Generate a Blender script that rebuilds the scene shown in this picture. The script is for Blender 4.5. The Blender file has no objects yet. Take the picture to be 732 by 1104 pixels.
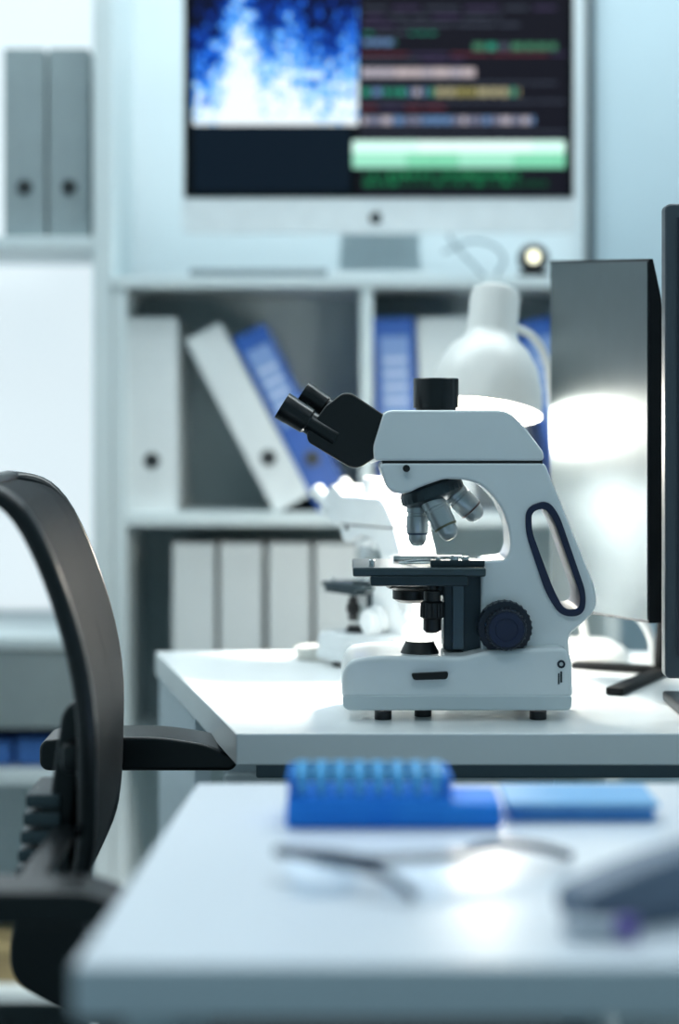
import bpy, bmesh, math, random
from mathutils import Vector, Matrix
random.seed(3)
CAMZ=1.073; F=2000.0
def W(px,py,d): return Vector(((px-366)*d/F, d, CAMZ-(py-450)*d/F))
def XZ(px,py,d): 
    v=W(px,py,d); return (v.x,v.z)
SC=bpy.context.scene
def lin(c):
    c=c/255.0
    return c/12.92 if c<=0.04045 else ((c+0.055)/1.055)**2.4
def col(r,g,b): return (lin(r),lin(g),lin(b),1)
MATS={}
def mat(name,rgb,rough=0.5,metal=0.0,emit=0.0,var=0.04,scale=30,bump=0.0,coat=0.0,ergb=None,spec=None):
    if name in MATS: return MATS[name]
    m=bpy.data.materials.new(name); m.use_nodes=True
    nt=m.node_tree; b=nt.nodes['Principled BSDF']
    c=col(*rgb)
    tc=nt.nodes.new('ShaderNodeTexCoord'); n=nt.nodes.new('ShaderNodeTexNoise')
    n.inputs['Scale'].default_value=scale; n.inputs['Detail'].default_value=3
    nt.links.new(tc.outputs['Object'],n.inputs['Vector'])
    r=nt.nodes.new('ShaderNodeValToRGB')
    r.color_ramp.elements[0].position=0.3; r.color_ramp.elements[1].position=0.7
    r.color_ramp.elements[0].color=tuple(max(0,x*(1-var)) for x in c[:3])+(1,)
    r.color_ramp.elements[1].color=tuple(min(1,x*(1+var)) for x in c[:3])+(1,)
    nt.links.new(n.outputs['Fac'],r.inputs['Fac']); nt.links.new(r.outputs['Color'],b.inputs['Base Color'])
    b.inputs['Roughness'].default_value=rough; b.inputs['Metallic'].default_value=metal
    if spec is not None: b.inputs['Specular IOR Level'].default_value=spec
    if coat: b.inputs['Coat Weight'].default_value=coat
    if emit:
        b.inputs['Emission Color'].default_value=col(*(ergb or rgb)); b.inputs['Emission Strength'].default_value=emit
    if bump:
        bp=nt.nodes.new('ShaderNodeBump'); bp.inputs['Strength'].default_value=bump; bp.inputs['Distance'].default_value=0.001
        n2=nt.nodes.new('ShaderNodeTexNoise'); n2.inputs['Scale'].default_value=scale*20
        nt.links.new(tc.outputs['Object'],n2.inputs['Vector'])
        nt.links.new(n2.outputs['Fac'],bp.inputs['Height']); nt.links.new(bp.outputs['Normal'],b.inputs['Normal'])
    MATS[name]=m; return m
# ---------------------------------------------------------------- mesh helpers
def mkobj(name,me,m=None,smooth=35,wn=False):
    ob=bpy.data.objects.new(name,me); SC.collection.objects.link(ob)
    if m is not None:
        me.materials.clear(); me.materials.append(m)
    if smooth:
        for p in me.polygons: p.use_smooth=True
        me.set_sharp_from_angle(angle=math.radians(smooth))
    if wn:
        w=ob.modifiers.new('wn','WEIGHTED_NORMAL'); w.keep_sharp=True
    return ob
def from_bm(name,bm,m,smooth=35,wn=False):
    bmesh.ops.recalc_face_normals(bm,faces=bm.faces)
    me=bpy.data.meshes.new(name); bm.to_mesh(me); bm.free()
    return mkobj(name,me,m,smooth,wn)
def box(name,x0,x1,y0,y1,z0,z1,m,bev=0.0015,seg=2,M=None):
    bm=bmesh.new(); bmesh.ops.create_cube(bm,size=1)
    for v in bm.verts:
        v.co=Vector(((x0+x1)/2+v.co.x*(x1-x0),(y0+y1)/2+v.co.y*(y1-y0),(z0+z1)/2+v.co.z*(z1-z0)))
    if bev: bmesh.ops.bevel(bm,geom=list(bm.edges),offset=bev,segments=seg,affect='EDGES',profile=0.5)
    if M is not None: bmesh.ops.transform(bm,matrix=M,verts=bm.verts)
    return from_bm(name,bm,m,40,bool(bev))
def quadprism(name,pts,z0,z1,m,bev=0.002):
    bm=bmesh.new()
    lo=[bm.verts.new((p[0],p[1],z0)) for p in pts]; f=bm.faces.new(lo)
    r=bmesh.ops.extrude_face_region(bm,geom=[f])
    for v in [g for g in r['geom'] if isinstance(g,bmesh.types.BMVert)]: v.co.z=z1
    if bev: bmesh.ops.bevel(bm,geom=list(bm.edges),offset=bev,segments=3,affect='EDGES',profile=0.5)
    return from_bm(name,bm,m,40,True)
def fillet(pts,n=7):
    out=[]; N=len(pts)
    for i,p in enumerate(pts):
        x,z=p[0],p[1]; r=p[2] if len(p)>2 else 0
        c=Vector((x,z)); a=Vector(pts[i-1][:2]); b=Vector(pts[(i+1)%N][:2])
        if r<=0: out.append((x,z)); continue
        la=(a-c).length; lb=(b-c).length
        t=min(r,la*0.48,lb*0.48)
        p0=c+(a-c)/la*t; p2=c+(b-c)/lb*t
        for k in range(n+1):
            u=k/n; q=p0*(1-u)**2+c*2*u*(1-u)+p2*u*u
            out.append((q.x,q.y))
    return out
def prism(name,outline,y0,y1,m,bev=0.001,holes=(),res=2):
    cu=bpy.data.curves.new('tmpc','CURVE'); cu.dimensions='2D'; cu.fill_mode='BOTH'
    for loop in [outline]+list(holes):
        s=cu.splines.new('POLY'); s.points.add(len(loop)-1)
        for k,p in enumerate(loop): s.points[k].co=(p[0],p[1],0,1)
        s.use_cyclic_u=True
    cu.extrude=max(1e-5,(y1-y0)/2-bev); cu.bevel_depth=bev; cu.bevel_resolution=res
    o=bpy.data.objects.new('tmpc',cu); SC.collection.objects.link(o)
    dg=bpy.context.evaluated_depsgraph_get()
    me=bpy.data.meshes.new_from_object(o.evaluated_get(dg))
    bpy.data.objects.remove(o); bpy.data.curves.remove(cu)
    bm=bmesh.new(); bm.from_mesh(me); bpy.data.meshes.remove(me)
    bmesh.ops.remove_doubles(bm,verts=bm.verts,dist=1e-6)
    ym=(y0+y1)/2
    for v in bm.verts: v.co=Vector((v.co.x,ym-v.co.z,v.co.y))
    return from_bm(name,bm,m,40,True)
def lathe(name,prof,p0,axis,m,segs=40,ridge=None,close=False,smooth=35):
    ax=Vector(axis).normalized(); q=Vector((0,0,1)).rotation_difference(ax).to_matrix().to_4x4()
    T=Matrix.Translation(Vector(p0))@q
    bm=bmesh.new(); rings=[]
    for i,(r,h) in enumerate(prof):
        if r<1e-6: rings.append([bm.verts.new((0,0,h))]); continue
        ring=[]
        for k in range(segs):
            a=2*math.pi*k/segs; rr=r
            if ridge and i in ridge[0] and k%2: rr=r-ridge[1]
            ring.append(bm.verts.new((rr*math.cos(a),rr*math.sin(a),h)))
        rings.append(ring)
    for a,b in zip(rings,rings[1:]):
        for k in range(segs):
            k2=(k+1)%segs
            if len(a)==1 and len(b)==1: continue
            if len(a)==1: bm.faces.new((a[0],b[k],b[k2]))
            elif len(b)==1: bm.faces.new((a[k],b[0],a[k2]))
            else: bm.faces.new((a[k],b[k],b[k2],a[k2]))
    if not close:
        if len(rings[0])>1: bm.faces.new(rings[0][::-1])
        if len(rings[-1])>1: bm.faces.new(rings[-1])
    bmesh.ops.transform(bm,matrix=T,verts=bm.verts)
    return from_bm(name,bm,m,smooth)
def tube(name,pts,r,m,cyc=False,smoothc=True,flat=None):
    cu=bpy.data.curves.new('tmpt','CURVE'); cu.dimensions='3D'
    if smoothc and len(pts)>2:
        s=cu.splines.new('BEZIER'); s.bezier_points.add(len(pts)-1)
        for k,p in enumerate(pts):
            bp=s.bezier_points[k]; bp.co=p; bp.handle_left_type='AUTO'; bp.handle_right_type='AUTO'
        s.resolution_u=8
    else:
        s=cu.splines.new('POLY'); s.points.add(len(pts)-1)
        for k,p in enumerate(pts): s.points[k].co=(p[0],p[1],p[2],1)
    s.use_cyclic_u=cyc
    cu.bevel_depth=r; cu.bevel_resolution=3; cu.use_fill_caps=True
    o=bpy.data.objects.new('tmpt',cu); SC.collection.objects.link(o)
    dg=bpy.context.evaluated_depsgraph_get()
    me=bpy.data.meshes.new_from_object(o.evaluated_get(dg))
    bpy.data.objects.remove(o); bpy.data.curves.remove(cu); me.name=name
    return mkobj(name,me,m,50)
def join(obs,name):
    bm=bmesh.new(); mats=[]
    wn=any(o.modifiers for o in obs)
    for o in obs:
        me=o.data; mp=[]
        for mm in me.materials:
            if mm not in mats: mats.append(mm)
            mp.append(mats.index(mm))
        me.transform(o.matrix_basis)
        nf=len(bm.faces); bm.from_mesh(me); bm.faces.ensure_lookup_table()
        for f in bm.faces[nf:]: f.material_index=mp[f.material_index] if mp else 0
    me=bpy.data.meshes.new(name); bm.to_mesh(me); bm.free()
    for mm in mats: me.materials.append(mm)
    for o in list(obs):
        d=o.data; bpy.data.objects.remove(o); bpy.data.meshes.remove(d)
    ob=bpy.data.objects.new(name,me); SC.collection.objects.link(ob)
    if wn:
        w=ob.modifiers.new('wn','WEIGHTED_NORMAL'); w.keep_sharp=True
    return ob
def thing(name,loc,label,cat,group=None):
    e=bpy.data.objects.new(name,None); SC.collection.objects.link(e); e.location=loc
    e.empty_display_size=0.05
    e['label']=label; e['category']=cat
    if group: e['group']=group
    return e
def adopt(parent,*obs):
    root=parent
    while root.parent: root=root.parent
    for o in obs:
        o.data.transform(Matrix.Translation(-Vector(root.location))); o.parent=parent
    return obs[0] if obs else None
def solo(ob,loc,label,cat,group=None):
    ob.data.transform(Matrix.Translation(-Vector(loc))); ob.location=loc
    ob['label']=label; ob['category']=cat
    if group: ob['group']=group
    return ob
def copy_tree(src,parent=None):
    c=src.copy(); SC.collection.objects.link(c)
    if parent is not None: c.parent=parent
    for ch in list(src.children): copy_tree(ch,c)
    return c
def struct(ob):
    ob['kind']='structure'; return ob

# ---------------------------------------------------------------- materials
wall_m=mat('painted_wall',(228,238,242),0.7,var=0.02,scale=3)
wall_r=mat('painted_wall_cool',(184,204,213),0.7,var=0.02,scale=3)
floor_m=mat('floor_vinyl',(100,112,116),0.35,var=0.08,scale=8)
ceil_m=mat('ceiling_tile',(230,234,236),0.8,var=0.02)
trim_m=mat('steel_trim',(34,52,60),0.4,metal=0.3)
lam_m=mat('white_laminate',(242,246,247),0.27,var=0.01,scale=6)
lam_s=mat('satin_laminate',(234,239,247),0.33,var=0.01,scale=6)
lam_e=mat('laminate_edge',(205,216,222),0.35,var=0.02)
shelf_m=mat('shelf_board',(206,218,221),0.5,var=0.02,scale=6)
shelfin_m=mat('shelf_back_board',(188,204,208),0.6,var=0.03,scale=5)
enamel=mat('white_enamel',(232,238,240),0.26,var=0.01,coat=0.3)
enamel2=mat('grey_enamel',(204,214,217),0.32,var=0.01)
blackp=mat('black_plastic',(12,15,18),0.35,var=0.1)
blackm=mat('matte_black',(10,13,16),0.65,var=0.1,spec=.2)
blacks=mat('satin_black',(16,20,23),0.26,var=0.1)
slate=mat('slate_metal',(46,60,66),0.38,metal=0.4,var=0.06)
stagem=mat('stage_metal',(76,88,92),0.3,metal=0.6,var=0.05)
chrome=mat('polished_metal',(205,210,212),0.24,metal=0.85,var=0.03)
objm=mat('objective_metal',(180,188,191),0.30,metal=0.55,var=0.03)
turret=mat('turret_metal',(56,68,74),0.32,metal=0.5,var=0.05)
navy=mat('navy_rubber',(20,34,66),0.4,var=0.08)
navyd=mat('navy_dark_rubber',(20,31,47),0.4,var=0.08)
alu=mat('aluminium',(205,214,220),0.35,metal=0.35,var=0.02)
dark=mat('dark_hole',(12,14,16),0.6,var=0.1)

# ---------------------------------------------------------------- room
struct(box('floor',-1.8,1.9,-0.6,3.55,-0.1,0,floor_m,0))
struct(box('ceiling',-1.8,1.9,-0.6,3.55,2.7,2.8,ceil_m,0))
struct(box('wall_back',-1.8,1.9,3.42,3.55,0,2.7,wall_m,0))
struct(box('wall_left',-1.9,-1.8,-0.6,3.55,0,2.7,wall_m,0))
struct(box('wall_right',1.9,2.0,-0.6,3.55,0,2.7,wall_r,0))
struct(box('baseboard_back',-1.8,1.9,3.40,3.42,0,0.09,shelf_m,0.002))
struct(box('trim_1',0.453,0.466,3.395,3.42,0.09,2.7,trim_m,0.001))
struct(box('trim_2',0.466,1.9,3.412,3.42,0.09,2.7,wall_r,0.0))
wm=bpy.data.materials.new('frosted_daylight_glass'); wm.use_nodes=True
nt=wm.node_tree; b=nt.nodes['Principled BSDF']; tc=nt.nodes.new('ShaderNodeTexCoord'); nz=nt.nodes.new('ShaderNodeTexNoise')
nz.inputs['Scale'].default_value=2; rp=nt.nodes.new('ShaderNodeValToRGB')
rp.color_ramp.elements[0].color=(0.72,0.86,0.93,1); rp.color_ramp.elements[1].color=(0.88,0.96,1,1)
nt.links.new(tc.outputs['Object'],nz.inputs['Vector']); nt.links.new(nz.outputs['Fac'],rp.inputs['Fac'])
nt.links.new(rp.outputs['Color'],b.inputs['Emission Color']); b.inputs['Emission Strength'].default_value=0.85
b.inputs['Base Color'].default_value=(0.3,0.3,0.3,1); b.inputs['Roughness'].default_value=0.5
struct(box('window_1',-1.2,-0.43,3.405,3.42,0.72,2.35,wm,0))

# ---------------------------------------------------------------- tall shelving
D=3.05
tall=thing('shelving_unit',(-0.75,3.2,0),'tall white open shelving unit against the bright wall','shelf')
tp=[box('side_panel',-0.4057,-0.374,D,3.37,0,2.35,shelf_m,0.002),
    box('side_panel',-1.12,-1.09,D,3.37,0,2.35,shelf_m,0.002)]
adopt(tall,*tp)
for z0,z1 in((1.350,1.371),(0.692,0.712),(0.468,0.492),(0.11,0.13),(2.33,2.35)):
    adopt(tall,box('shelf_board',-1.09,-0.4057,D+.001,3.37,z0,z1,shelf_m,0.0015))
dr=box('drawer',-1.088,-0.408,D+0.004,3.35,0.56,0.690,mat('drawer_front',(138,150,152),0.5),0.003)
adopt(tall,dr)
adopt(dr,box('handle',-0.80,-0.70,D-0.012,D+0.004,0.62,0.63,alu,0.003))

# ---------------------------------------------------------------- low bookcase
bk=thing('bookcase',(0.05,3.2,0),'white open bookcase holding ring binders and a computer','bookcase')
BX0,BX1=-0.3725,0.462
adopt(bk,box('side_panel',BX0,BX0+0.022,D,3.37,0,1.287,shelf_m,0.0015),
 box('side_panel',BX1-0.022,BX1,D,3.37,0,1.287,shelf_m,0.0015),
 box('top_panel',BX0,BX1,D-0.004,3.37,1.287,1.305,shelf_m,0.0015),
 box('divider',0.0345,0.055,D,3.35,0.916,1.287,shelf_m,0.0015),
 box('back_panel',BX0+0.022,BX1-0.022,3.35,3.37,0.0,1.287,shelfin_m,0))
for z0,z1 in((0.894,0.916),(0.522,0.542),(0.16,0.18)):
    adopt(bk,box('shelf_board',BX0+0.022,BX1-0.022,D+.001,3.35,z0,z1,shelf_m,0.0015))

# ---------------------------------------------------------------- binders
def binder(cm,w,label,labelplate=False,dep=0.27,h=0.32):
    e=thing('ring_binder',(0,0,0),label,'binder')
    sp=prism('tmp',fillet([(0,0,.003),(w,0,.003),(w,h,.003),(0,h,.003)]),0,0.006,cm,0.0015)
    a=box('t',0.0005,0.0035,0.004,dep,0,h,cm,0.0008); c=box('t',w-0.0035,w-0.0005,0.004,dep,0,h,cm,0.0008)
    cov=join([sp,a,c],'cover'); adopt(e,cov)
    adopt(e,box('paper_block',0.006,w-0.006,0.01,dep-0.02,0.006,h-0.012,mat('paper',(225,228,225),0.8),0.001))
    ring=lathe('finger_ring',[(0.009,0),(0.0125,0),(0.0135,0.0015),(0.0125,0.003),(0.009,0.003),(0.009,0)],(w/2,0.0005,0.085),(0,-1,0),mat('dark_ring',(90,98,102),0.3,metal=0.6),28,close=True)
    hole=lathe('ring_hole',[(0.0092,0),(0.0092,0.0012)],(w/2,0.0005,0.085),(0,-1,0),dark,24)
    adopt(e,ring,hole)
    if labelplate:
        lb=box('spine_label',w*0.14,w*0.86,-0.0012,0.0,0.15,0.29,mat('blue_label',(120,150,200),0.5),0.0004)
        l2=[box('t',w*0.22,w*0.78,-0.0018,-0.001,0.18+i*.022,0.188+i*.022,mat('label_line',(190,205,230),0.5),0) for i in range(4)]
        lb=join([lb]+l2,'spine_label'); adopt(e,lb)
    return e
white_b=mat('white_binder_board',(220,227,229),0.5,var=0.02)
grey_b=mat('grey_binder_board',(138,152,156),0.5,var=0.05)
blue_b=mat('blue_binder_board',(34,84,162),0.45,var=0.05)
def put(e,px,z,lean=0,d=3.075,lab=None,group=None):
    e.location=((px-366)*d/F,d,z); e.rotation_euler=(0,-math.radians(lean),0)
    if lab: e['label']=lab
    if group: e['group']=group
    return e
S1=0.9165; G1='ring binders on the bookcase shelf'
wb=binder(white_b,0.082,'thick white ring binder standing upright in a bookcase'); put(wb,137,S1,0,group=G1)
wl=binder(white_b,0.062,'white ring binder leaning sideways on a bookcase shelf'); put(wl,297,S1,27.5,group=G1)
bl=binder(blue_b,0.058,'blue ring binder with label leaning on a white binder',True); put(bl,344.5,S1,26.6,group=G1)
b2=binder(blue_b,0.066,'blue ring binder with pale label standing upright',True); put(b2,410,S1,2.0,group=G1)
c=copy_tree(wb); put(c,458,S1,2.0,lab='white ring binder standing behind the desk lamp',group=G1)
c=copy_tree(bl); put(c,606,S1,13,lab='blue ring binder leaning beside the desk lamp',group=G1)
G2='white binders on the lower bookcase shelf'
nb=binder(white_b,0.067,'white ring binder in a row on the lower shelf'); put(nb,187,0.5425,0,group=G2)
for i,px in enumerate((238,290,341)):
    c=copy_tree(nb); put(c,px,0.5425,0)
gb=binder(grey_b,0.066,'grey ring binder standing on the tall shelving unit'); put(gb,5,1.3715,0,group='grey binders on the tall shelf')
gb.scale=(1,1,0.975)
c=copy_tree(gb); put(c,53,1.3715,0)
for i,(x0,x1,h) in enumerate(((-0.62,-0.545,.045),(-0.54,-0.47,.05),(-0.465,-0.42,.04))):
    cv=box('t',x0,x1,3.09,3.28,0.4925,0.4925+h,blue_b if i!=1 else mat('blue_deep',(30,70,140),.5),0.002)
    pg=box('t',x0+.004,x1-.004,3.087,3.092,0.4965,0.4885+h,mat('blue_side',(60,110,180),.8),0)
    solo(join([cv,pg],'storage_box'),((x0+x1)/2,3.18,0.4925),'small blue box on a low shelf','box','blue boxes on a low shelf')
for i,(x0,x1) in enumerate(((-0.60,-0.50),(-0.49,-0.43))):
    bx=[box('t',x0,x1,3.09,3.3,0.1305,0.18,mat('cardboard',(140,125,90),0.8),0.002),box('t',x0-.002,x1+.002,3.088,3.302,0.178,0.19,mat('cardboard_lid',(160,145,105),.8),0.002)]
    solo(join(bx,'cardboard_box'),((x0+x1)/2,3.2,.1305),'brown cardboard box on the lowest shelf','box','cardboard boxes on the lowest shelf')

# ---------------------------------------------------------------- all-in-one computer
d=3.10
im=thing('desktop_computer',(0.066,3.18,1.305),'large silver all-in-one computer on top of the bookcase','computer')
x0,x1=-0.262,0.394; zb=1.383; zt=1.835; zs=1.440
def rr(x0,x1,z0,z1,r): return fillet([(x0,z0,r),(x1,z0,r),(x1,z1,r),(x0,z1,r)])
body=prism('housing',rr(x0,x1,zb,zt,.012),d,d+0.022,mat('silver_housing',(222,229,232),0.4,metal=0.1),0.002)
adopt(im,body)
glass=box('screen_glass',x0+.003,x1-.003,d-0.001,d+0.001,zs,zt-.003,mat('black_bezel',(4,5,6),0.3,spec=.15),0.0004)
adopt(im,glass)
def em(name,rgb,s=1.0): 
    return mat(name,(2,2,2),0.6,emit=s,ergb=rgb,spec=.08)
sm=bpy.data.materials.new('spectrogram_display'); sm.use_nodes=True; nt=sm.node_tree; b=nt.nodes['Principled BSDF']
b.inputs['Specular IOR Level'].default_value=.08
N=nt.nodes.new; L_=nt.links.new
tc=N('ShaderNodeTexCoord'); mp=N('ShaderNodeMapping'); mp.inputs['Scale'].default_value=(75,1,60)
nz=N('ShaderNodeTexNoise'); nz.inputs['Scale'].default_value=1; nz.inputs['Detail'].default_value=4; nz.inputs['Roughness'].default_value=.6
sx=N('ShaderNodeSeparateXYZ'); mz=N('ShaderNodeMapRange'); mx_=N('ShaderNodeMapRange')
mz.inputs['From Min'].default_value=W(0,135,d).z-1.305; mz.inputs['From Max'].default_value=W(0,-5,d).z-1.305
mx_.inputs['From Min'].default_value=W(208,0,d).x-.066; mx_.inputs['From Max'].default_value=W(386,0,d).x-.066
hr=N('ShaderNodeValToRGB'); h=hr.color_ramp; h.interpolation='B_SPLINE'
h.elements[0].position=0; h.elements[0].color=(.38,)*3+(1,); h.elements[1].position=1; h.elements[1].color=(.55,)*3+(1,)
for p,v in((.10,.35),(.18,.55),(.25,1.0),(.33,1.0),(.42,.45),(.52,.65),(.60,.70),(.70,.45),(.80,.40),(.90,.55)):
    e=h.elements.new(p); e.color=(v,v,v,1)
L_(tc.outputs['Object'],mp.inputs['Vector']); L_(mp.outputs['Vector'],nz.inputs['Vector']); L_(tc.outputs['Object'],sx.inputs['Vector'])
L_(sx.outputs['Z'],mz.inputs['Value']); L_(sx.outputs['X'],mx_.inputs['Value']); L_(mx_.outputs['Result'],hr.inputs['Fac'])
s1=N('ShaderNodeMath'); s1.operation='SUBTRACT'; L_(hr.outputs['Color'],s1.inputs[0]); L_(mz.outputs['Result'],s1.inputs[1])
m1=N('ShaderNodeMath'); m1.operation='MULTIPLY_ADD'; L_(s1.outputs[0],m1.inputs[0]); m1.inputs[1].default_value=.62; m1.inputs[2].default_value=-.13
m2_=N('ShaderNodeMath'); m2_.operation='MULTIPLY_ADD'; L_(nz.outputs['Fac'],m2_.inputs[0]); m2_.inputs[1].default_value=1.35; L_(m1.outputs[0],m2_.inputs[2])
rp=N('ShaderNodeValToRGB'); cr=rp.color_ramp
cr.elements[0].position=0.28; cr.elements[0].color=col(6,16,44); cr.elements[1].position=0.80; cr.elements[1].color=col(238,250,255)
for p,cc in((0.42,(10,50,150)),(0.52,(25,110,235)),(0.64,(110,195,255))):
    e=cr.elements.new(p); e.color=col(*cc)
L_(m2_.outputs[0],rp.inputs['Fac'])
L_(rp.outputs['Color'],b.inputs['Emission Color']); b.inputs['Emission Strength'].default_value=1.15; b.inputs['Base Color'].default_value=(0,0,0,1)
def scr(px0,py0,px1,py1,m,lift=0.002):
    a=W(px0,py1,d); c2=W(px1,py0,d)
    return box('t',a.x,c2.x,d-lift,d-0.0005,a.z,c2.z,m,0)
pl=[scr(208,-5,386,135,sm),scr(208,135,378,207,em('scr_navy',(8,24,38))),scr(386,-5,612,212,em('scr_code_bg',(20,21,32)))]
adopt(im,join([pl[0]],'spectrogram_panel'))
adopt(im,join(pl[1:],'dark_panel'))
rows=[]
def row(y0,y1,xa,xb,cols,cl=10,gap=2,s=1.0):
    x=xa
    while x<xb:
        w=random.uniform(cl*.6,cl*1.6); c2=random.choice(cols)
        rows.append(scr(x,y0,min(xb,x+w),y1,em('scr_%d_%d_%d'%c2,c2,s),0.003)); x+=w+gap
WH=(185,180,192);GR=(50,150,125);YE=(150,145,90);RD=(125,60,72);PU=(78,68,104);GY=(72,80,96);MI=(212,255,242);BL=(105,140,185)
row(8,10,392,600,[GY,PU],30,6); row(17,19,392,540,[GY,PU],20,5); row(26,28,390,560,[PU,GY],40,4)
row(35,37,392,470,[GY,GR],10,3)
row(43,49,392,426,[GR,BL],8,2); row(47,54,510,600,[GR,GY,(70,130,100)],8,3); row(58,59.5,388,610,[RD,PU],60,3)
row(64,66,388,500,[GY,PU],30,3); row(74,83,390,512,[WH,(200,188,192)],12,0.8)
row(89,90.5,388,600,[GY],50,2)
row(96,103,390,470,[WH,GR,BL],6,2.5); row(95,104,470,560,[YE,GR,(170,165,130),WH],7,2.5); row(109,110.5,388,610,[GY],60,2)
row(115,117,388,480,[RD,PU],20,3); row(126,134,390,576,[BL,WH,(130,135,160)],8,1.5); row(142,143.5,388,610,[GY],60,2)
row(152,165,380,609,[MI,(225,255,248)],60,0.2,1.2); row(165,181,380,609,[(135,225,185),(165,240,210)],40,0.3)
row(186,192,392,560,[(22,120,75),(16,80,50),(40,150,95)],7,2.5); row(195,201,392,590,[(22,110,70),(16,70,46)],7,2.5)
adopt(im,join(rows,'code_lines'))
lx,lz=W(405,235,d).x,W(405,235,d).z
pts=[]
for k in range(40):
    a=2*math.pi*k/40; r=0.0105*(1-0.12*max(0,math.sin(a))**6-0.06*max(0,-math.sin(a))**8)
    x=r*math.cos(a); z=r*math.sin(a)
    dd=math.hypot(x-0.0125,z-0.001)
    if dd<0.005: x-= (0.005-dd)
    pts.append((lx+x,lz+z))
lg=prism('t',pts,d-0.0012,d-0.0002,mat('logo_dark',(14,18,24),.4),0.0001)
lf=prism('t',[(lx-.001,lz+.011),(lx+.001,lz+.0135),(lx+.004,lz+.0155),(lx+.0035,lz+.013),(lx+.001,lz+.011)],d-0.0012,d-.0002,MATS['logo_dark'],.0001)
adopt(im,join([lg,lf],'logo'))
st=prism('stand',fillet([(0.0,1.310),(0.138,1.310),(0.134,1.40),(0.004,1.40)]),3.16,3.17,mat('stand_alu',(200,213,218),.35,metal=.2),0.001)
fo=box('t',-0.012,0.150,3.07,3.25,1.3055,1.315,MATS['silver_housing'],0.002)
st2=box('t',0.01,0.128,3.12,3.172,1.395,1.43,MATS['stand_alu'],0.002)
adopt(im,join([st,fo,st2],'stand'))
kb=thing('keyboard',(-0.13,3.12,1.3055),'slim grey keyboard lying on the bookcase top','keyboard')
kz=1.3055
adopt(kb,box('base',-0.247,-0.02,3.05,3.18,kz,kz+.012,mat('keyboard_grey',(128,144,152),.45),0.002))
ks=[box('t',-0.243+i*.0158,-0.229+i*.0158,3.07+j*.0215,3.088+j*.0215,kz+.012,kz+.015,white_b,0.0006) for i in range(14) for j in range(5)]
kk=adopt(kb,join(ks,'keys')); kk['kind']='stuff'
cb=[tube('t',[(0.18,3.2,1.40),(0.20,3.17,1.365),(0.225,3.15,1.335),(0.25,3.14,1.31),(0.30,3.15,1.309)],0.0022,mat('cable_grey',(120,138,146),.5)),
    tube('t',[(0.18,3.22,1.36),(0.24,3.18,1.375),(0.28,3.16,1.345),(0.27,3.15,1.309),(0.32,3.17,1.309)],0.0022,MATS['cable_grey'])]
solo(join(cb,'power_cable'),(0.25,3.15,1.306),'thin grey cables looping behind the computer','cable')
wc=thing('web_camera',(0.322,3.10,1.305),'small black camera with a glowing round lens','camera')
cx,cz=W(575,279,3.1).x,W(575,279,3.1).z
adopt(wc,lathe('body',[(0,0.03),(0.018,0.026),(0.025,0.012),(0.026,0),(0.02,-.006),(0,-.006)],(cx,3.10,cz),(0,1,0),blackp,28))
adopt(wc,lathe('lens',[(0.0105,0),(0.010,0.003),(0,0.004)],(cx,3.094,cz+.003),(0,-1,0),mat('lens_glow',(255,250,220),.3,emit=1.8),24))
adopt(wc,box('foot',cx-.025,cx+.025,3.085,3.125,1.3055,1.316,blackp,.002))

# ---------------------------------------------------------------- main desk
DZ=0.74; TH=0.034
dk=thing('desk',(0.4,2.3,0),'white laminate desk with an angled end carrying the microscope','desk')
outl=[(-0.109,1.955),(1.25,1.955),(1.25,2.64),(-0.262,2.64)]
adopt(dk,quadprism('desktop',outl,DZ-TH,DZ,lam_m,0.002))
mtl=mat('leg_metal',(100,114,122),.35,metal=.5)
adopt(dk,box('crossbar',-0.09,1.2,2.0,2.04,DZ-TH-0.022,DZ-TH-.001,mtl,.002))
adopt(dk,box('leg',1.15,1.2,2.0,2.6,0,DZ-TH-.001,lam_e,.002))
adopt(dk,quadprism('leg',[(-0.255,2.62),(-0.178,2.28),(-0.158,2.28),(-0.235,2.62)],0,DZ-TH-.001,lam_e,.001))
ped=thing('drawer_pedestal',(-0.0,2.45,0),'white drawer pedestal under the desk','cabinet')
adopt(ped,box('body',-0.14,0.26,2.24,2.62,0.02,0.66,lam_e,.002))
for i in range(3):
    dd=box('drawer',-0.137,0.257,2.222,2.2395,0.04+i*.205,0.235+i*.205,lam_m,.002); adopt(ped,dd)
    adopt(dd,box('handle',-0.02,0.12,2.205,2.222,0.19+i*.205,0.2+i*.205,chrome,.002))
adopt(ped,box('plinth',-0.13,0.25,2.25,2.61,0.0,0.02,blackp,.001))

ft=thing('work_table',(0.4,1.4,0),'white lab table with blue rack and glasses on it','table')
adopt(ft,quadprism('tabletop',[(-0.163,1.128),(1.15,1.128),(1.15,1.69),(-0.130,1.69)],DZ-TH,DZ,lam_s,0.003))
adopt(ft,box('leg',-0.135,-0.105,1.17,1.5,0,DZ-TH-.001,lam_e,.002),box('leg',1.08,1.11,1.17,1.65,0,DZ-TH-.001,lam_e,.002))

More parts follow.
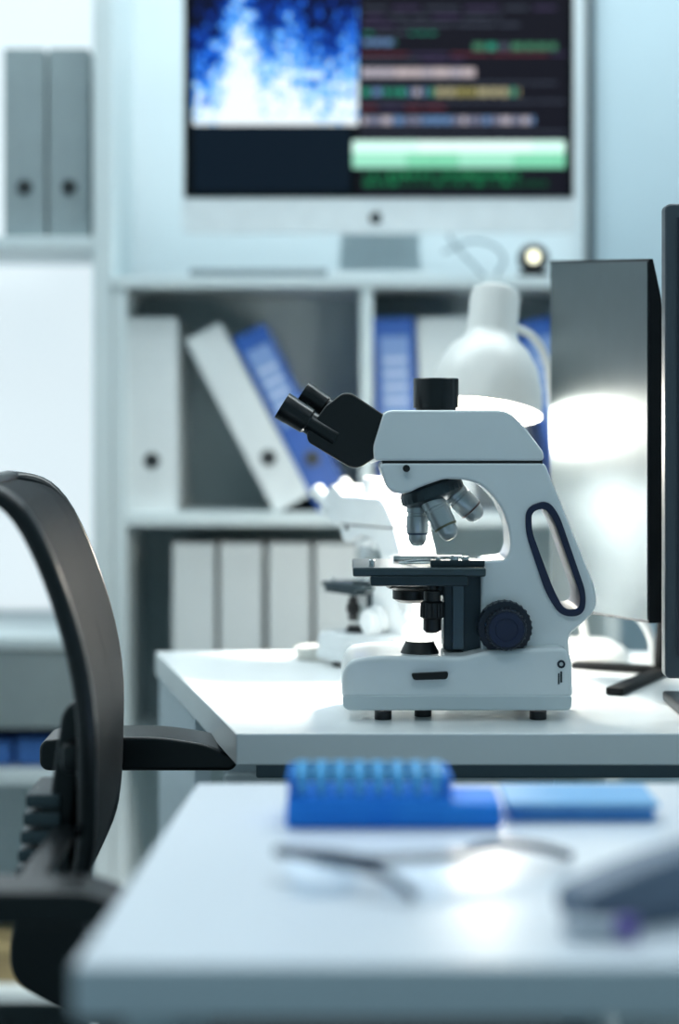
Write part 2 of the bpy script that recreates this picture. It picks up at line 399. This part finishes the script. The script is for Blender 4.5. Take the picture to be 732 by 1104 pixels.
# ---------------------------------------------------------------- microscope
mc=thing('microscope',(0.13,2.10,DZ),'white trinocular compound microscope with black eyepieces on the desk','microscope')
def O(pts,yl):
    out=[]
    for p in pts:
        x,z=XZ(p[0],p[1],2.1+yl); out.append((x,z)+((p[2]*2.1/F,) if len(p)>2 else ()))
    return fillet(out)
def P(px,py,yl): return W(px,py,2.1+yl)
U=2.1/F
def mprism(name,pts,hw,m,bev=.002,holes=(),yf=None,res=3):
    yf=-hw if yf is None else yf
    return prism(name,O(pts,yf),2.1+yf,2.1+hw,m,bev,[O(h,yf) for h in holes],res)
base=mprism('base',[(374,749,3),(374,728,10),(380,717,20),(403,713,14),(500,714,6),(530,707,10),(608,704,6),(611,716,4),(612,749,3)],.068,enamel,.006,res=4)
adopt(mc,base)
adopt(mc,mprism('base_plinth',[(372,764,6),(371,752,2),(615,752,2),(614,764,4)],.070,enamel2,.0022))
slot=prism('base_slot',O([(444,727,2),(483,725,2),(482,732,3),(446,733,3)],-.074),2.1-.0735,2.1-.06,dark,.0005)
adopt(mc,slot)
arm=mprism('arm',[(522,748,4),(522,612,3),(524,608,3),(547,606,6),(554,592,10),(552,568,16),(541,540,18),(521,520,16),(504,514,8),(478,513,6),(452,522,10),(438,529,6),(421,528,8),(412,502,3),(585,502,4),(597,532,16),(639,636,16),(640,655,12),(630,666,14),(609,684,10),(611,712,6),(611,748,4)],.042,enamel,.0035,
   holes=[[(569,549,8),(590,541,10),(603,560,10),(630,640,12),(629,658,10),(608,662,12),(592,638,12),(569,573,12)]],res=4)
adopt(mc,arm)
grip=mprism('handle_grip',[(568,548,10),(590,540,14),(602,556,14),(631,640,14),(629,663,14),(606,664,14),(590,640,14),(568,575,14)],.0455,navy,.0013,
   holes=[[(572,551,8),(588,546,8),(599,561,10),(627,641,10),(626,657,8),(608,659,10),(596,637,10),(572,573,10)]])
adopt(mc,grip)
adopt(mc,mprism('head_seam',[(413,503),(412,494),(584,494),(585,503)],.041,dark,.0003))
head=mprism('head',[(406,494,2),(405,482,5),(416,447,6),(422,445,4),(545,445,10),(560,458,12),(583,488,6),(584,494,2)],.044,enamel,.003)
adopt(mc,head)
adopt(mc,lathe('lock_screw',[(0.004,0),(0.004,0.004),(0,0.005)],P(438,505,-.044),(0,-1,0),blackp,20))
R=24.5*U
c0=P(470,443,0)
adopt(mc,lathe('camera_port',[(R*.9,0),(R*.9,0.003),(R,0.0035),(R,0.036),(R*.96,0.037),(R*.8,0.037),(R*.78,0.033),(0,0.033)],c0,(0,0,1),blacks,48))
bb=mprism('t',[(352,440,2),(370,426,3),(378,426,4),(414,450,3),(415,464,3),(404,491,3),(388,502,5),(378,502,4),(334,475,3),(333,468,2)],.034,blackp,.0025)
ng=lathe('t',[(0.024,0),(0.024,0.018)],P(404,474,0)+Vector((-.012,0,-.004)),(1,0,.3),enamel2,32)
adopt(mc,join([bb],'binocular_body')); adopt(mc,join([ng],'binocular_mount'))
def eyep(a,b2,yl,ra):
    p=P(a[0],a[1],yl); q=P(b2[0],b2[1],yl); L=(q-p).length
    t=lathe('eyepiece',[(ra*.92,0),(ra*.92,L*.42),(ra*.88,L*.44),(ra*.88,L*.5),(ra,L*.53),(ra*1.02,L*.8),(ra*1.06,L*.86),(ra*1.06,L),(ra*.95,L*1.0),(ra*.8,L*.95),(ra*.78,L*.9)],p,q-p,blacks,36,close=True)
    g=lathe('eyepiece_lens',[(ra*.8,L*.91),(ra*.5,L*.94),(0,L*.95)],p,q-p,mat('coated_lens',(20,30,50),.05,var=.05),32)
    adopt(mc,t); adopt(t,g)
eyep((362,473),(304,437),-.022,14.5*U)
eyep((374,455),(326,423),.028,13*U)
nrm=Vector((P(488,596,0)-P(465,527,0))).normalized()
nc=P(464,526,0)
adopt(mc,lathe('nosepiece',[(0.028,-.006),(0.0345,-.003),(0.0365,0.001),(0.037,0.009),(0.0345,0.0115),(0.031,0.0135),(0.020,0.018),(0,0.02)],nc,nrm,turret,60,ridge=([2,3],.0012)))
def objective(a,b2,ya,yb,r,bandc):
    p=P(a[0],a[1],ya); q=P(b2[0],b2[1],yb); L=(q-p).length
    o=lathe('objective_lens',[(r*.9,0),(r,.001),(r,L*.28),(r*.92,L*.3),(r*.92,L*.34),(r,L*.36),(r,L*.66),(r*.84,L*.76),(r*.82,L*.86),(r*.6,L*.96),(r*.35,L),(0,L)],p,q-p,objm,32)
    adopt(mc,o)
    adopt(o,lathe('color_ring',[(r*1.015,L*.71),(r*.9,L*.75)],p,q-p,bandc,32))
red=mat('red_ring',(95,75,75),.4); yel=mat('yellow_ring',(120,118,95),.4); blu=mat('blue_ring',(70,85,110),.4)
objective((450,538),(450,589),0.0,0.0,12*U,blu)
objective((463,534),(487,581),-.018,-.03,13*U,yel)
objective((484,525),(517,559),0.0,0.0,13.5*U,red)
objective((474,534),(474,570),.018,.035,12*U,blu)
sz=P(0,607,0).z
X=lambda px,yl=0: P(px,0,yl).x
stg=quadprism('stage',[(X(380),2.1-.066),(X(519),2.1-.066),(X(519),2.1+.066),(X(380),2.1+.066)],sz-.010,sz,stagem,.002)
adopt(mc,stg)
adopt(mc,box('stage_plate',X(398),X(500),2.1-.072,2.1-.045,sz-.020,sz-.009,slate,.002))
adopt(mc,box('slide_carriage',X(462),X(519),2.1-.05,2.1-.035,sz,sz+.007,slate,.001))
adopt(mc,box('slide_rail',X(425),X(500),2.1+.03,2.1+.04,sz,sz+.006,chrome,.001))
for px_,yl_,r_0,h_0,zz in((487,-.044,.005,.005,.006),(499,-.042,.0045,.004,.006),(400,-.05,.0035,.007,0),(470,-.042,.003,.003,.006)):
    adopt(mc,lathe('clamp_screw',[(r_0,0),(r_0,h_0),(r_0*.7,h_0+.001),(0,h_0+.001)],(X(px_),2.1+yl_,sz+zz),(0,0,1),chrome,20))
adopt(mc,tube('slide_clip',[(X(478),2.1-.036,sz+.005),(X(455),2.1-.024,sz+.005),(X(436),2.1-.008,sz+.002)],.0013,chrome))
adopt(mc,box('glass_slide',X(430),X(466),2.1-.012,2.1+.012,sz,sz+.001,mat('slide_glass',(200,220,225),.1),0.0002))
adopt(mc,mprism('stage_bracket',[(480,618,2),(522,618,2),(522,706,2),(502,706,3),(498,700,3),(480,700,3)],.03,slate,.002))
adopt(mc,box('bracket_rail',X(486),X(498),2.1-.034,2.1-.028,P(0,696,0).z,P(0,624,0).z,mat('rail_grey',(84,98,104),.3,metal=.5),.001))
z0=sz-.010
adopt(mc,lathe('condenser',[(.022,0),(.031,.006),(.032,.016),(.030,.018),(.024,.020),(.024,.030),(.018,.034),(0,.034)],(X(446),2.1,z0),(0,0,-1),blackp,60,ridge=([2],.0008)))
adopt(mc,box('condenser_holder',X(455),X(482),2.1-.015,2.1+.015,z0-.026,z0-.008,slate,.002))
adopt(mc,tube('condenser_lever',[(X(432),2.1-.024,z0-.012),(X(420),2.1-.038,z0-.014)],.0016,blackp))
zk=P(0,630,-.05).z
adopt(mc,lathe('stage_knob',[(.005,0),(.005,.012),(.0095,.013),(.0095,.024),(.013,.026),(.0135,.042),(.010,.044),(.010,.056),(.007,.059),(0,.059)],(P(466,0,-.05).x,2.05,zk+.006),(0,0,-1),blackp,40,ridge=([4,5],.001)))
zb0=P(0,713.5,-.068).z
adopt(mc,lathe('illuminator',[(.0255,-.002),(.0255,.002),(.022,.004),(.0165,.016),(.0155,.018),(.013,.018),(0,.0175)],(X(451),2.1-.034,zb0+.001),(0,0,1),blackp,44))
for sgn,nm in((-1,'focus_knob'),(1,'focus_knob')):
    p=P(546,679,-.075); 
    k=lathe(nm,[(.024,0),(.0295,.001),(.0305,.004),(.0305,.016),(.029,.018),(.0235,.019),(.0235,.032),(.021,.034),(.011,.034),(.010,.0325),(0,.0325)],(p.x,2.1+sgn*.042,p.z),(0,sgn,0),navyd,56,ridge=([2,3,5,6],.0018),smooth=15)
    cp=lathe('knob_cap',[(.0195,.034),(.019,.0352),(.0125,.0352),(.012,.0342)],(p.x,2.1+sgn*.042,p.z),(0,sgn,0),navy,40)
    adopt(mc,k); adopt(k,cp)
for px,yl in((413,-.05),(456,-.03),(580,-.05),(560,.05)):
    adopt(mc,lathe('foot',[(.0095,0),(.0095,.009)],(P(px,0,yl).x,2.1+yl,DZ),(0,0,1),blackp,24))
ec=P(605,716,-.0682)
adopt(mc,join([lathe('t',[(.0022,0),(.0045,0),(.0045,.0008),(.0022,.0008),(.0022,0)],ec,(0,-1,0),navyd,24,close=True),
   box('t',ec.x-.001,ec.x+.001,ec.y-.0008,ec.y+.0005,ec.z-.020,ec.z-.008,slate,0),
   box('t',ec.x-.0035,ec.x-.002,ec.y-.0008,ec.y+.0005,ec.z-.022,ec.z-.010,slate,0)],'emblem'))

# second, paler microscope further back
m2=copy_tree(mc); m2.location=(0.056,2.46,DZ); m2.scale=(0.67,0.67,0.67); m2.rotation_euler=(0,0,math.radians(-55))
m2['label']='smaller all-white microscope brightly lit by the desk lamp'
paleg=mat('pale_grey_plastic',(236,239,240),.4,var=.03)
for o in m2.children_recursive:
    if o.name.split('.')[0] in('base','arm','head','base_plinth','binocular_body','eyepiece','camera_port','condenser','stage_bracket','focus_knob','knob_cap','handle_grip','base_slot','nosepiece'):
        o.data=o.data.copy(); o.data.materials[0]=paleg
pd=thing('petri_dish',(-0.027,2.56,DZ),'round clear petri dish lying on the desk','dish')
pm=mat('dish_plastic',(205,205,198),.2)
adopt(pd,lathe('dish_base',[(.031,0),(.033,.001),(.033,.013),(.0315,.013),(.0315,.002),(0,.002)],(-0.027,2.56,DZ+.0003),(0,0,1),pm,40))
adopt(pd,lathe('dish_lid',[(.0345,.005),(.0345,.016),(0,.0165)],(-0.027,2.56,DZ),(0,0,1),pm,40,close=True))

# ---------------------------------------------------------------- desk lamp
ld=2.5
lp=thing('desk_lamp',(0.33,2.53,DZ),'white desk lamp with bell shade switched on','lamp')
shade_m=mat('lamp_enamel',(224,224,221),.35,var=.01)
top=W(535,309,ld); bot=W(519,444,ld); ax=(bot-top); ax=Vector((ax.x,-.036,ax.z)); L=ax.length
r=.0335
sh=lathe('lamp_shade',[(0,0),(.022,.0008),(.031,.006),(r,.016),(r,.062),(.037,.074),(.052,.088),(.066,.112),(.074,.140),(.0775,L),(.076,L),(.0725,.140),(.064,.113),(.050,.090),(.03,.078),(0,.076)],top,ax,shade_m,56,close=True)
adopt(lp,sh)
axn=ax.normalized()
adopt(lp,lathe('light_bulb',[(0,.078),(.014,.08),(.016,.1),(.03,.125),(.031,.14),(.022,.157),(0,.164)],top,axn,mat('lit_bulb',(255,238,208),.4,emit=7),32))
arm_pts=[top+axn*.055+Vector((.03,.03,0)),W(573,362,2.53),W(588,385,2.54),W(594,420,2.55),W(598,480,2.56),W(606,560,2.56),W(622,640,2.56),W(632,692,2.55)]
adopt(lp,tube('lamp_arm',arm_pts,.0055,shade_m))
bp=W(633,0,2.55)
adopt(lp,lathe('lamp_base',[(0,.03),(.03,.028),(.05,.018),(.058,.006),(.058,0),(0,0)][::-1],(bp.x,2.55,DZ+.0003),(0,0,1),shade_m,44))

# ---------------------------------------------------------------- monitors
mon=thing('computer_monitor',(0.34,2.36,DZ),'black computer monitor turned sideways reflecting the lamp','monitor')
A=W(699,279,2.15); B=W(593,281,2.40); C2=W(593,655,2.40); D2=W(699,672,2.15)
nrmv=Vector(((B-A).y*-1,(B-A).x,0)).normalized()
if nrmv.y>0: nrmv=-nrmv
def slab(name,q,t0,t1,m,bev):
    bm=bmesh.new(); f=[bm.verts.new(p-nrmv*t0) for p in q]; g=[bm.verts.new(p-nrmv*t1) for p in q]
    bm.faces.new(f); bm.faces.new(g[::-1])
    for i in range(4): bm.faces.new((f[i],g[i],g[(i+1)%4],f[(i+1)%4]))
    bmesh.ops.recalc_face_normals(bm,faces=bm.faces)
    if bev: bmesh.ops.bevel(bm,geom=list(bm.edges),offset=bev,segments=3,affect='EDGES',profile=.5)
    return from_bm(name,bm,m,40,True)
# housing: thin at the top edge, thicker lower down
bm=bmesh.new()
def ring_at(p,q,t): return [bm.verts.new(p-nrmv*.001),bm.verts.new(q-nrmv*.001),bm.verts.new(q-nrmv*t),bm.verts.new(p-nrmv*t)]
mixv=lambda a,b_,u:a+(b_-a)*u
secs=[(0,.006),(.10,.016),(.22,.024),(1,.026)]
rs=[ring_at(mixv(A,D2,u),mixv(B,C2,u),t) for u,t in secs]
for a_,b_ in zip(rs,rs[1:]):
    for i in range(4): bm.faces.new((a_[i],a_[(i+1)%4],b_[(i+1)%4],b_[i]))
bm.faces.new(rs[0]); bm.faces.new(rs[-1][::-1])
adopt(mon,from_bm('housing',bm,blackp,30))
cen=(A+B+C2+D2)/4
adopt(mon,slab('screen',[cen+(p-cen)*.985 for p in(A,B,C2,D2)],-.0005,.003,mat('glossy_screen',(96,106,109),.31,metal=.85,var=.03),.0003))
bk2=slab('rear_cover',[cen+(p-cen)*.7 for p in(A,B,C2,D2)],.02,.05,blackp,.008); adopt(mon,bk2)
def bar(name,p,q,wd,z0,z1,m):
    p=Vector((p.x,p.y,0)); q=Vector((q.x,q.y,0)); s=(q-p).normalized(); n=Vector((-s.y,s.x,0))*wd/2
    return quadprism(name,[(p+n)[:2],(q+n)[:2],(q-n)[:2],(p-n)[:2]],z0,z1,m,.002)
hub=W(714,722,2.40)
adopt(mon,bar('stand_foot',W(618,716,2.46),W(730,727,2.40),.024,DZ+.0004,DZ+.010,blackm))
adopt(mon,bar('stand_foot',W(662,750,2.22),hub,.022,DZ+.0006,DZ+.0095,blackm))
adopt(mon,tube('stand_neck',[cen-nrmv*.045+Vector((0,0,-.08)),Vector((hub.x,hub.y-.01,DZ+.12)),Vector((hub.x,hub.y,DZ+.01))],.011,blackm))
neck2=tube('stand_brace',[W(641,650,2.45),W(662,652,2.45),W(684,662,2.44),W(700,682,2.43),W(706,718,2.42)],.006,mat('brace_white',(214,220,223),.35)); adopt(mon,neck2)
mn2=thing('computer_monitor',(0.56,2.06,DZ),'dark grey monitor in portrait position at the desk end','monitor')
x0m=(720-366)*2.03/F
adopt(mn2,prism('housing',rr(x0m,x0m+.32,.79,1.304,.004),2.03,2.055,mat('grey_housing',(66,76,84),.5),.003))
adopt(mn2,box('screen',x0m+.01,x0m+.31,2.028,2.031,.812,1.292,mat('dark_screen',(40,46,56),.3),.0003))
adopt(mn2,box('stand_neck',x0m+.13,x0m+.19,2.056,2.08,DZ+.01,1.0,blackp,.003))
adopt(mn2,box('stand_base',x0m+.02,x0m+.28,2.0,2.18,DZ+.0003,DZ+.012,blackp,.003))

# ---------------------------------------------------------------- office chair
ch=thing('office_chair',(0.0,1.82,0),'black office chair with padded back and plastic arms','chair')
frame_m=mat('chair_frame',(11,16,20),.3,var=.08)
mesh_m=mat('chair_mesh',(10,20,26),.6,var=.2,scale=400,bump=.3,spec=.12)
prof=[(-.350,1.006),(-.318,.999),(-.297,.980),(-.280,.950),(-.265,.914),(-.252,.873),(-.2415,.829),(-.236,.784),(-.236,.735),(-.237,.687),(-.243,.645),(-.262,.600)]
def prof_at(t):
    t=max(0,min(1,t))*(len(prof)-1); i=min(int(t),len(prof)-2); u=t-i
    p0=prof[max(0,i-1)];p1=prof[i];p2=prof[i+1];p3=prof[min(len(prof)-1,i+2)]
    f=lambda a,b_,c_,d_:0.5*((2*b_)+(-a+c_)*u+(2*a-5*b_+4*c_-d_)*u*u+(-a+3*b_-3*c_+d_)*u**3)
    return f(p0[0],p1[0],p2[0],p3[0]),f(p0[1],p1[1],p2[1],p3[1])
def Bk(u,v,off=0):
    hw=.146*(1-.12*max(0,v-.65)/.35)
    x,z=prof_at(v)
    return Vector((x+.004-.002*(1-u*u)*(1 if v>.1 else v*10)-off+(-u*.004),1.884+u*hw,z))
def rrect():
    raw=fillet([(-1,0,.18),(1,0,.18),(1,1,.12),(-1,1,.12)],10)
    out=[]
    for i,p in enumerate(raw):
        q=raw[(i+1)%len(raw)]; L=math.hypot(p[0]-q[0],(p[1]-q[1])*2); m_=max(1,int(L/.08))
        for j in range(m_): out.append((p[0]+(q[0]-p[0])*j/m_,p[1]+(q[1]-p[1])*j/m_))
    return out
ol=rrect()
bm=bmesh.new()
def shell(off):
    rings=[]
    for s in(1,.9,.75,.55,.35,.15):
        rings.append([bm.verts.new(Bk(p[0]*s,.5+(p[1]-.5)*s,off)) for p in ol])
    for a,b_ in zip(rings,rings[1:]):
        for k in range(len(ol)): bm.faces.new((a[k],a[(k+1)%len(ol)],b_[(k+1)%len(ol)],b_[k]))
    bm.faces.new(rings[-1]); return rings[0]
r1=shell(0); r2=shell(.016)
for k in range(len(ol)): bm.faces.new((r1[k],r1[(k+1)%len(ol)],r2[(k+1)%len(ol)],r2[k]))
back=from_bm('backrest',bm,mesh_m,60); adopt(ch,back)
fr=tube('back_frame',[Bk(p[0],p[1],.009) for p in ol],.0095,frame_m,cyc=True,smoothc=False); adopt(back,fr)
spn=prism('back_support',fillet([(-.250,.80,.01),(-.262,.79,.01),(-.272,.72,.02),(-.282,.64,.02),(-.312,.58,.02),(-.312,.535,.02),(-.24,.495,.02),(-.05,.485,.01),(-.05,.51,.01),(-.22,.53,.02),(-.250,.575,.02),(-.262,.65,.02),(-.256,.72,.02)]),1.775,1.885,frame_m,.004); adopt(ch,spn)
ribs=[box('t',-.300-.0025*i,-.266,1.77,1.86,.700-.0175*i,.713-.0175*i,mat('rib_grey',(62,76,82),.4),.003) for i in range(5)]
ribs.append(box('t',-.286,-.266,1.772,1.858,.62,.708,frame_m,.002))
adopt(ch,join(ribs,'lumbar_adjuster'))
adopt(ch,box('arm_crossbar',-.264,-.242,1.75,2.04,.735,.765,frame_m,.008))
def armr(ya,yb,yedge,x_start,x_end,dz=0,th=0,bx=(-.285,-.245)):
    o=[(x_start,.712+dz,.008),(x_start+.045,.716+dz,.02),(-.20,.716+dz,.02),(x_end-.03,.708+dz,.03),(x_end,.692+dz,.01),(x_end-.005,.684+dz+th,.006),(-.20,.684+dz+th,.02),(x_start+.045,.684+dz+th,.02),(x_start,.684+dz+th,.008)]
    pad=prism('armrest',fillet(o),ya,yb,frame_m,.004); adopt(ch,pad)
    br=box('armrest_bracket',bx[0],bx[1],min(yedge,ya),max(yedge,yb),.688+dz+th,.708+dz,frame_m,.004); adopt(pad,br)
armr(2.05,2.13,2.0,-.328,-.116,dz=.000,th=.002)
armr(1.465,1.525,1.76,-.345,-.150,-.022,.012,bx=(-.272,-.246))
seat=box('seat',-.235,.22,1.62,2.04,.44,.505,mat('seat_fabric',(14,19,22),.8,bump=.4),.03,4); adopt(ch,seat)
adopt(ch,box('seat_shell',-.22,.2,1.64,2.02,.42,.445,frame_m,.008))
adopt(ch,lathe('gas_column',[(.028,0),(.028,.18),(.018,.18),(.018,.36)],(0,1.82,.075),(0,0,1),chrome,28))
for i in range(5):
    a=2*math.pi*i/5+.3; dv=Vector((math.cos(a),math.sin(a),0)); p=Vector((0,1.82,.09))
    lg=tube('base_arm',[p,p+dv*.14+Vector((0,0,0)),p+dv*.27+Vector((0,0,-.02))],.016,frame_m); adopt(ch,lg)
    q=p+dv*.27; side=Vector((-dv.y,dv.x,0))
    adopt(lg,lathe('caster',[(.014,-.024),(.027,-.022),(.027,-.004),(.01,-.003),(.01,.003),(.027,.004),(.027,.022),(.014,.024)],(q.x,q.y,.0275),side,blackp,24))

# ---------------------------------------------------------------- things on the near table
def transl(name,c1,c2,tw,rough=.5):
    bluep=bpy.data.materials.new(name); bluep.use_nodes=True; nt=bluep.node_tree; b=nt.nodes['Principled BSDF']
    tcn=nt.nodes.new('ShaderNodeTexCoord'); nn=nt.nodes.new('ShaderNodeTexNoise'); nn.inputs['Scale'].default_value=25; r_=nt.nodes.new('ShaderNodeValToRGB')
    r_.color_ramp.elements[0].color=col(*c1); r_.color_ramp.elements[1].color=col(*c2)
    nt.links.new(tcn.outputs['Object'],nn.inputs['Vector']); nt.links.new(nn.outputs['Fac'],r_.inputs['Fac']); nt.links.new(r_.outputs['Color'],b.inputs['Base Color'])
    b.inputs['Roughness'].default_value=rough; b.inputs['Transmission Weight'].default_value=tw
    b.inputs['Specular IOR Level'].default_value=.08
    return bluep
bluep=transl('translucent_blue_plastic',(25,122,242),(60,158,250),.1,.6)
rk=thing('tube_rack',(.045,1.55,DZ),'translucent blue plastic tube rack on the table','rack')
T0=DZ+.0005
adopt(rk,box('rack_tray',-.0435,.132,1.5,1.572,T0,T0+.020,bluep,.004,3))
rb=[box('t',-.042,.091,1.502,1.570,T0+.018,T0+.024,bluep,.002),box('t',-.042,-.039,1.502,1.570,T0+.018,T0+.040,bluep,.001),box('t',.088,.091,1.502,1.570,T0+.018,T0+.040,bluep,.001)]
adopt(rk,join(rb,'rack_insert'))
tmat=transl('tube_blue',(90,180,242),(120,205,250),.1,.5)
src=None
for j in range(3):
    for i in range(8):
        p=(-.031+i*.0158,1.514+j*.021,T0+.024)
        if src is None:
            src=lathe('sample_tube',[(.0045,0),(.0055,.002),(.0055,.013),(.0065,.013),(.0065,.0195),(0,.0195)],p,(0,0,1),tmat,16)
            solo(src,p,'small pale blue capped tube in the blue rack','tube','sample tubes in the blue rack')
        else:
            c=src.copy(); SC.collection.objects.link(c); c.location=p
tr=thing('plastic_tray',(.2,1.56,DZ),'shallow pale blue plastic tray on the table','tray')
pale=transl('pale_blue_plastic',(85,155,235),(105,175,243),.1)
adopt(tr,box('tray_base',.140,.260,1.525,1.60,T0,T0+.010,pale,.004,3))
adopt(tr,box('tray_lid',.137,.263,1.522,1.603,T0+.011,T0+.016,transl('pale_lid',(130,188,240),(150,202,245),.1),.002,3))

sg=thing('safety_glasses',(.03,1.31,DZ),'clear safety glasses with grey frame on the table','glasses')
gfm=mat('glasses_frame',(52,68,90),.4,var=.05,spec=.2)
cl=bpy.data.materials.new('clear_lens'); cl.use_nodes=True; nt=cl.node_tree; nt.nodes.clear()
o_=nt.nodes.new('ShaderNodeOutputMaterial'); mx=nt.nodes.new('ShaderNodeMixShader'); t_=nt.nodes.new('ShaderNodeBsdfTransparent'); g_=nt.nodes.new('ShaderNodeBsdfGlossy'); g_.inputs['Roughness'].default_value=.15
t_.inputs['Color'].default_value=(.86,.91,.95,1); mx.inputs[0].default_value=.03; nt.links.new(t_.outputs[0],mx.inputs[1]); nt.links.new(g_.outputs[0],mx.inputs[2]); nt.links.new(mx.outputs[0],o_.inputs['Surface'])
gx0,gx1=(297-366)*1.32/F,(498-366)*1.32/F
gm=(gx0+gx1)/2
brow=tube('front_frame',[(gx0,1.345,T0+.018),((gx0*.7+gx1*.3),1.328,T0+.019),(gm,1.325,T0+.016),((gx0*.3+gx1*.7),1.328,T0+.016),(gx1,1.345,T0+.014)],.0038,gfm); adopt(sg,brow)
tilt=Matrix.Translation((0,1.325,T0+.018))@Matrix.Rotation(math.radians(-68),4,'X')@Matrix.Translation((0,-1.325,-(T0+.018)))
for s0,s1 in((gx0+.006,gm-.006),(gm+.006,gx1-.006)):
    ol2=fillet([(s0,T0+.018,.008),(s1,T0+.018,.008),(s1-.006,T0-.024,.014),(s0+.008,T0-.024,.014)])
    ln=prism('lens',ol2,1.324,1.326,cl,.0003); ln.data.transform(tilt); adopt(sg,ln)
adopt(sg,tube('temple',[(gx1,1.345,T0+.014),(gx1+.02,1.36,T0+.018),(gx1+.060,1.375,T0+.014),(gx1+.085,1.380,T0+.006)],.0036,gfm))
adopt(sg,tube('temple',[(gx0,1.345,T0+.018),(gx0+.04,1.315,T0+.018),(gx0+.08,1.285,T0+.014),(gx0+.097,1.268,T0+.005)],.0036,gfm))
stp=thing('stapler',(.2,1.22,DZ),'blue-grey desk stapler on the table','stapler')
def rotat(o):
    o.data.transform(Matrix.Translation((.199,1.230,0))@Matrix.Rotation(math.radians(28),4,'Z')@Matrix.Translation((-.2,-1.25,0))); return o
stm=mat('stapler_plastic',(104,120,142),.45,var=.05)
adopt(stp,rotat(prism('base',fillet([(.15,T0,.002),(.31,T0,.002),(.31,T0+.012,.004),(.15,T0+.008,.004)]),1.235,1.265,stm,.002)))
adopt(stp,rotat(prism('upper_arm',fillet([(.148,T0+.012,.004),(.150,T0+.022,.01),(.20,T0+.034,.03),(.29,T0+.046,.02),(.312,T0+.036,.01),(.312,T0+.006,.004),(.28,T0+.012,.01)]),1.231,1.269,stm,.005)))
adopt(stp,rotat(box('spring_plate',.155,.29,1.243,1.257,T0+.009,T0+.0135,chrome,.001)))
vt=thing('sample_vial',(.15,1.18,DZ),'small vial with a purple cap lying on the table','vial')
adopt(vt,lathe('vial_body',[(0,0),(.004,.001),(.006,.006),(.006,.035),(0,.035)],(.142,1.185,T0+.0075),(1,-.1,0),mat('vial_plastic',(200,208,220),.2),20))
adopt(vt,lathe('vial_cap',[(0,.034),(.0072,.034),(.0072,.047),(0,.048)],(.142,1.185,T0+.0075),(1,-.1,0),mat('purple_cap',(95,70,170),.4),20))

# ---------------------------------------------------------------- lights
def area(loc,rot,sx,sy,pw,c):
    l=bpy.data.lights.new('area','AREA'); l.shape='RECTANGLE'; l.size=sx; l.size_y=sy; l.energy=pw; l.color=c
    o=bpy.data.objects.new('overhead_fill',l); SC.collection.objects.link(o); o.location=loc; o.rotation_euler=rot; return o
area((0.0,2.75,2.66),(0,0,0),2.6,0.6,42,(.88,.98,1))  # added overhead light without a fixture, brightens back wall and desk
area((0.0,1.1,2.66),(0,0,0),1.8,0.5,10,(.80,.94,1))  # weaker front fill, added to reach into the shelves
pl_=bpy.data.lights.new('lamp_light','POINT'); pl_.energy=8; pl_.color=(1,.94,.83); pl_.shadow_soft_size=.04
po=bpy.data.objects.new('lamp_light',pl_); SC.collection.objects.link(po); po.location=top+axn*(L+.012)
sp_=bpy.data.lights.new('lamp_spot','SPOT'); sp_.energy=70; sp_.color=(1,.975,.93); sp_.shadow_soft_size=.03; sp_.spot_size=math.radians(95); sp_.spot_blend=.8
so=bpy.data.objects.new('lamp_spot',sp_); SC.collection.objects.link(so); so.location=top+axn*(L+.005)
so.rotation_euler=Vector((-.45,-.08,-1)).to_track_quat('-Z','Y').to_euler()
w=bpy.data.worlds.new('World'); SC.world=w; w.use_nodes=True
w.node_tree.nodes['Background'].inputs[0].default_value=(.40,.68,.78,1); w.node_tree.nodes['Background'].inputs[1].default_value=.34

# ---------------------------------------------------------------- camera
cd=bpy.data.cameras.new('Camera'); cam=bpy.data.objects.new('Camera',cd); SC.collection.objects.link(cam)
cam.location=(0,0,CAMZ); cam.rotation_euler=(math.radians(90),0,0)
cd.sensor_width=36; cd.sensor_fit='AUTO'; cd.lens=F/1104*36; cd.shift_y=-102/1104
cd.clip_start=.05
cd.dof.use_dof=True; cd.dof.focus_distance=2.06; cd.dof.aperture_fstop=1.55
SC.camera=cam
SC.view_settings.view_transform='Standard'
